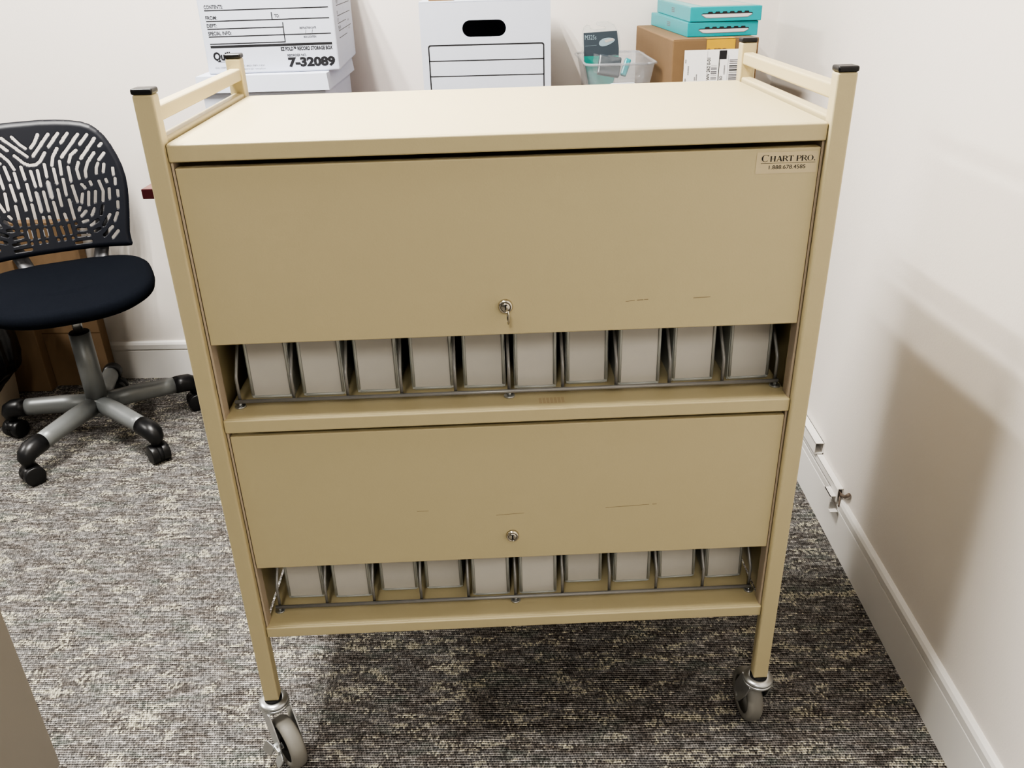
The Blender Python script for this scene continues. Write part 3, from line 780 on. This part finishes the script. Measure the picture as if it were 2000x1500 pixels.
def kb_box(name, x, y, z, rz, label):
    r = empty(name, (x, y, z), rz, label, 'box', 'teal boxes on the brown carton')
    w, d, h = .172, .452, .0330
    b = MB().box((0, 0, .0002), (w, d, h), M['teal'], .0015, 2)
    b.quad(.004, .004, w-.004, d-.004, M['teallight'], z=h+.0003)
    b.prism([(.035, .035), (w-.012, .035), (w-.012, d-.02), (.035, d-.02)], M['greytop'], 0, Matrix.Translation((0, 0, h+.0006)))
    b.build('carton', r)
    f = MB(); T_ = on_front(0, -.0003, 0)
    f.prism([(.027, .0175), (.145, .0175), (.151, .0150), (.139, .0085), (.048, .0075), (.036, .0085), (.026, .0155)], M['greyink'], 0, T_)
    f.prism([(.030, .0168), (.146, .0170), (.149, .0152), (.138, .0098), (.048, .0090), (.038, .0098), (.028, .0155)], M['keysilver'], 0, T_ @ Matrix.Translation((0, 0, .0002)))
    f.prism([(.027, .0170), (.150, .0170), (.1485, .0195), (.030, .0190)], M['ink'], 0, T_ @ Matrix.Translation((0, 0, .0003)))
    for k in range(6):
        x_ = .041+k*.0175; f.prism([(x_, .0185), (x_+.0130, .0185), (x_+.0115, .0225), (x_+.0025, .0225)], M['ink'], 0, T_ @ Matrix.Translation((0, 0, .0004)))
    f.build('printed_picture', r)
    f = MB(); T_ = Matrix.Translation((-.0003, 0, 0)) @ Matrix.Rotation(-PI/2, 4, 'Z') @ FRONT
    for k in range(3): f.quad(-.235, .0125+k*.0042, -.195, .0148+k*.0042, M['greyink'], mat4=T_)
    f.build('printed_mark', r)
    return r
kb_box('keyboard_box', .8755, 1.135, TZ+KH, math.radians(3.5), 'flat teal keyboard box lying directly on the brown carton')
kb_box('keyboard_box', .8800, 1.135, TZ+KH+.0336, math.radians(2), 'flat teal keyboard box on top of the other teal box')

# clear plastic bin with a mouse pack and a bubble-wrap pouch
cbx, cby = .722, 1.152
cont = empty('plastic_container', (cbx, cby, TZ), math.radians(2), 'small frosted clear plastic container with rim, between white box and brown carton', 'container')
b = MB()
def tub(b, zs, m):
    vs = []; fs = []; n = 0
    def ring(w, d, z, r):
        return [(x, y, z) for x, y in rrect(-w/2, -d/2+.16, w/2, d/2+.16, r, 5)]
    R_ = [ring(*q) for q in zs]; k = len(R_[0])
    for q in R_: vs += q
    for i in range(len(R_)-1):
        for j in range(k): fs.append((i*k+j, i*k+(j+1) % k, (i+1)*k+(j+1) % k, (i+1)*k+j))
    fs.append(tuple(range(k))[::-1])
    b.raw(vs, fs, m, True)
tub(b, [(.130, .26, .0004, .02), (.150, .29, .20, .025), (.172, .312, .262, .025)], M['bin'])
tub_o = b.build('tub', cont)
b = MB()
rim = rrect(-.0895, -.159+.16, .0895, .159+.16, .026, 6); rim.append(rim[0])
b.tube([(x, y, .2625) for x, y in rim], .0032, M['bin'], 8)
b.build('rim', cont)
b = MB().tube([(-.036, .0055, .205), (-.030, .0035, .2145), (-.024, .0028, .217), (.030, .0028, .2175), (.036, .0035, .2145), (.042, .0055, .205)], .0016, M['cardwhite'], 8); b.build('grip_mark', cont)
# mouse pack: card in a clear shell with a hang tab
mp = empty('mouse_pack', (.683, 1.315, TZ+.155), 0, 'blister pack with dark card and grey mouse picture standing in the clear container', 'package')
mp.rotation_euler = (math.radians(-6), 0, math.radians(-2))
b = MB(); T_ = FRONT
b.prism([(-.028, .02), (.028, .02), (.047, .10), (.047, .13), (.041, .1735), (-.047, .1695), (-.045, .10)], M['slate'], .0015, T_)
b.prism([(-.028, .021), (.028, .021), (.046, .10), (.0465, .112), (-.046, .112), (-.044, .10)], M['greenteal'], 0, on_front(0, -.0017, 0))
b.build('card', mp)
f = MB(); T_ = on_front(0, -.0022, 0)
f.text('M325s', -.0430, .153, M['slatelight'], h=.0115, w=.030, mat4=T_)
el = [(.015+.021*math.cos(a), .147+.0095*math.sin(a)*(1-.25*math.cos(a))+.004*math.cos(a)) for a in [2*PI*k/24 for k in range(24)]]
f.prism(el, M['slatelight'], 0, T_)
f.prism([(.008, .150), (.030, .156), (.034, .150), (.012, .145)], M['greytop'], 0, T_ @ Matrix.Translation((0, 0, .0003)))
f.line((-.042, .137), (-.012, .139), .0005, M['slatelight'], mat4=T_)
f.build('printed_picture', mp)
b = MB()
sh = [(-.032, .02), (.032, .02), (.051, .11), (.0515, .13), (.045, .170), (.033, .188), (.016, .196), (-.012, .196), (-.014, .192), (-.010, .187), (.010, .184), (.010, .179), (-.020, .177), (-.028, .180), (-.031, .187), (-.039, .189), (-.046, .184), (-.050, .172), (-.050, .11)]
b.prism(sh, M['blister'], .004, on_front(0, .004, 0))
b.tube([(x, -.0, z) for x, z in sh[1:]+[sh[0]]], .0011, M['blister'], 6)
b.build('hang_tab_shell', mp)
# bubble pouch
bp = empty('bubble_wrap_pouch', (.722, 1.235, TZ+.248), math.radians(4), 'crumpled clear bubble-wrap pouch with a teal item inside, lying in the clear container', 'pouch')
bp.rotation_euler = (math.radians(-25), math.radians(4), math.radians(4))
rnd = random.Random(11)
nu, nv_ = 54, 34; vs = []; fs = []
from mathutils import noise as mnoise
def pouch(sgn):
    base = len(vs)
    for i in range(nu):
        for j in range(nv_):
            u = i/(nu-1)*2-1; v = j/(nv_-1)*2-1
            ed = max(0, (1-u**4)*(1-v**4))
            x = u*.066*(1+.05*mnoise.noise((v*2, u, 3))); z = v*.030*(1+.16*u)+.007*u*u
            pbub = .0018*max(0, math.sin(i*1.5)*math.sin(j*1.5))
            y = sgn*(.015*ed**.6+pbub)+.007*mnoise.noise((u*2.6, v*2.2, 1.7))+.004*mnoise.noise((u*7, v*6, 5.7))
            vs.append((x, y, z))
    for i in range(nu-1):
        for j in range(nv_-1): fs.append((base+i*nv_+j, base+(i+1)*nv_+j, base+(i+1)*nv_+j+1, base+i*nv_+j+1))
pouch(1); pouch(-1)
MB().raw(vs, fs, M['bubble'], True).build('bubble_film', bp)
MB().box((-.054, -.009, -.025), (.004, .007, .026), M['slate'], .004, 2, Matrix.Rotation(.12, 4, 'Y')).build('dark_item', bp)
MB().box((.010, -.007, -.024), (.026, .006, .022), M['teal'], .004, 2, Matrix.Rotation(.3, 4, 'Y')).build('teal_item', bp)
wp = MB(); tub(wp, [(.080, .18, .003, .02), (.090, .2, .168, .02)], M['cloudy']); 
ww = wp.build('bubble_wrap', None, (cbx-.022, cby-.035, TZ), (0, 0, math.radians(2)))
tag(ww, 'cloudy clear wrap filling the lower part of the clear container', 'wrap')

# ------------------------------------------------------------------ things behind the chair
c1 = MB().box((-1.62, 1.548, .0), (-.985, 1.590, .585), M['kraft2'], .002, 2)
c1.line((-1.615, .200), (-.987, .200), .0035, M['kraftdark'], mat4=on_front(0, 1.5476, 0))
c1o = tag(c1.build('cardboard_box'), 'thin brown cardboard box standing against the back wall behind the office chair', 'box', 'brown cartons behind the chair')
c2 = MB().box((-1.72, 1.505, .0), (-1.185, 1.545, .475), M['kraft2'], .002, 2)
c2.box((-1.70, 1.510, .475), (-1.19, 1.542, .479), M['kraft2'], .001)
tag(c2.build('cardboard_box'), 'lower brown cardboard box in front of the thin one, behind the chair and bin', 'box', 'brown cartons behind the chair')
bn = empty('waste_bin', (-1.325, 1.315, 0), 0, 'beige waste bin lined with a black bag, behind the left side of the chair', 'bin')
MB().lathe([(.0, .0), (.118, .0), (.122, .006), (.150, .33), (.153, .335), (.148, .335), (.118, .012), (0, .012)], M['beige'], 48).build('bin_body', bn)
def wob(t, z): return .025*math.sin(9*t+z*20)+.02*math.sin(17*t)
b = MB().lathe([(.140, .30), (.150, .337), (.158, .342), (.165, .33), (.170, .27), (.170, .20), (.165, .15)], M['bag'], 96, wob=lambda t, z: wob(t, z)*(1 if z < .33 else .25))
bg = b.build('bin_liner', bn)
for v in bg.data.vertices:      # ragged, hanging hem: lower on the left than on the right
    r = math.hypot(v.co.x, v.co.y)
    if v.co.z < .29 and r > .15:
        a = math.atan2(v.co.y, v.co.x)
        k = (.29-v.co.z)/.14
        v.co.z -= k*(.045*math.sin(a*2+3.6)+.03*math.sin(5*a))
        sc = 1-.04*k; v.co.x *= sc; v.co.y *= sc

# grey cabinet at the photographer's left
cab = empty('filing_cabinet', (-.62, -.327, 0), 0, 'grey metal cabinet with plain side panel at the lower left corner', 'cabinet')
MB().box((-.2334, -.30, .012), (.2334, .300, .70), M['cabinet'], .002, 2).build('cabinet_body', cab)
for k, (z0, z1) in enumerate(((.05, .34), (.35, .53), (.54, .68))):
    d = MB().box((-.225, -.318, z0), (.225, -.3005, z1), M['cabinet'], .002).build('drawer', cab)
    MB().box((-.06, -.328, z1-.04), (.06, -.3185, z1-.028), M['darkgrey'], .002).build('handle', d)
for sx in (-1, 1):
    for sy in (-1, 1): MB().cyl((sx*.215, sy*.285, 0), (sx*.215, sy*.285, .0118), .012, M['black'], seg=16).build('foot', cab)

# cable raceways on the right wall
r1 = MB()
yA, yB = .757, 1.585
xo, xi, z0, z1, t = XW-.024, XW-.0004, .163, .194, .0022
r1.box((xo, yA, z0), (xo+t, yB, z1), M['trim'], .0006); r1.box((xi-t, yA, z0), (xi, yB, z1), M['trim'])
r1.box((xo, yA, z1-t), (xi, yB, z1), M['trim'], .0006); r1.box((xo, yA, z0), (xi, yB, z0+t), M['trim'])
r1.box((xo+t, yA+.05, z0+t), (xi-t, yA+.055, z1-t), M['brown'])
tag(r1.build('cable_raceway'), 'white hollow cable raceway with open brown end, upper one beside the cart', 'raceway', 'cable raceways on the right wall')
r2 = empty('cable_raceway', (XW, 0, 0), 0, 'thin white cable raceway lying on the baseboard with a cut cable at its end', 'raceway', 'cable raceways on the right wall')
b = MB(); yA = .602
for a in ((-.0155, yA, .1415, -.0140, 1.585, .1605), (-.0025, yA, .1415, -.0005, 1.585, .1605), (-.0155, yA, .1590, -.0005, 1.585, .1607), (-.0155, yA, .1415, -.0005, 1.585, .1430)):
    b.box(a[:3], a[3:], M['trim'])
b.build('channel', r2)
b = MB()
b.box((-.0305, .598, .108), (-.0290, .640, .143), M['trim']); b.box((-.0305, .598, .1415), (-.0160, .640, .1430), M['trim']); b.box((-.0175, .592, .1300), (-.0160, .622, .1640), M['trim'])
b.box((-.0305, .585, .106), (-.0125, .625, .1075), M['trim'])
b.build('bracket', r2)
b = MB().tube([(-.008, .635, .151), (-.008, .600, .150), (-.009, .588, .152), (-.008, .570, .160), (-.007, .560, .170), (-.006, .556, .176)], [.0032, .0032, .0034, .0040, .0046, .0044], M['brown'], 10)
b.tube([(-.010, .62, .148), (-.011, .590, .144), (-.013, .583, .130), (-.013, .584, .124)], .0020, M['brown'], 8)
b.build('cable_end', r2)

# ------------------------------------------------------------------ light
def fixture(x, y, z, length, n, gap, power, label, col=(1, .972, .925), wid=.035):
    f = empty('ceiling_light', (x, y, z), 0, label, 'light')
    MB().box((-gap*(n-1)/2-.06, -length/2-.05, .060), (gap*(n-1)/2+.06, length/2+.05, .085), M['trim']).build('housing', f)
    for k in range(n):
        L = bpy.data.lights.new('tube_light', 'AREA'); L.shape = 'RECTANGLE'; L.size = wid; L.size_y = length; L.energy = power/n; L.color = col
        o = bpy.data.objects.new('tube_light', L); COL.objects.link(o); o.location = (x+(k-(n-1)/2)*gap, y, z+.05)
fixture(LX, LY, 2.66, LL, 3, .19, LP, 'three-tube fluorescent ceiling light above the left side of the cart')
fixture(-2.9, LY, 2.66, 1.2, 3, .14, LP3, 'three-tube fluorescent ceiling light far to the left of the cart')
fixture(.2, -2.6, 2.66, 1.2, 3, .15, LP2, 'fluorescent ceiling light behind the photographer')
w = bpy.data.worlds.new('room_light'); SC.world = w; w.use_nodes = True
bg = w.node_tree.nodes['Background']; bg.inputs['Color'].default_value = (1, .955, .89, 1); bg.inputs['Strength'].default_value = WS

# ------------------------------------------------------------------ camera
cam = bpy.data.cameras.new('camera'); co = bpy.data.objects.new('camera', cam); COL.objects.link(co)
co.matrix_world = Matrix(((0.999566, 0.017174, 0.023953, 0.484882), (0.013633, 0.451129, -0.892355, -1.070816), (-0.026131, 0.892294, 0.450699, 1.298916), (0, 0, 0, 1)))
cam.sensor_fit = 'HORIZONTAL'; cam.sensor_width = 36; cam.lens = 29.5397; cam.clip_start = .02
SC.camera = co
SC.view_settings.view_transform = VT; SC.view_settings.look = LOOK
SC.view_settings.exposure = EXPO; SC.view_settings.gamma = 1.0
SC.cycles.use_denoising = True
SC.cycles.max_bounces = 8; SC.cycles.transparent_max_bounces = 16
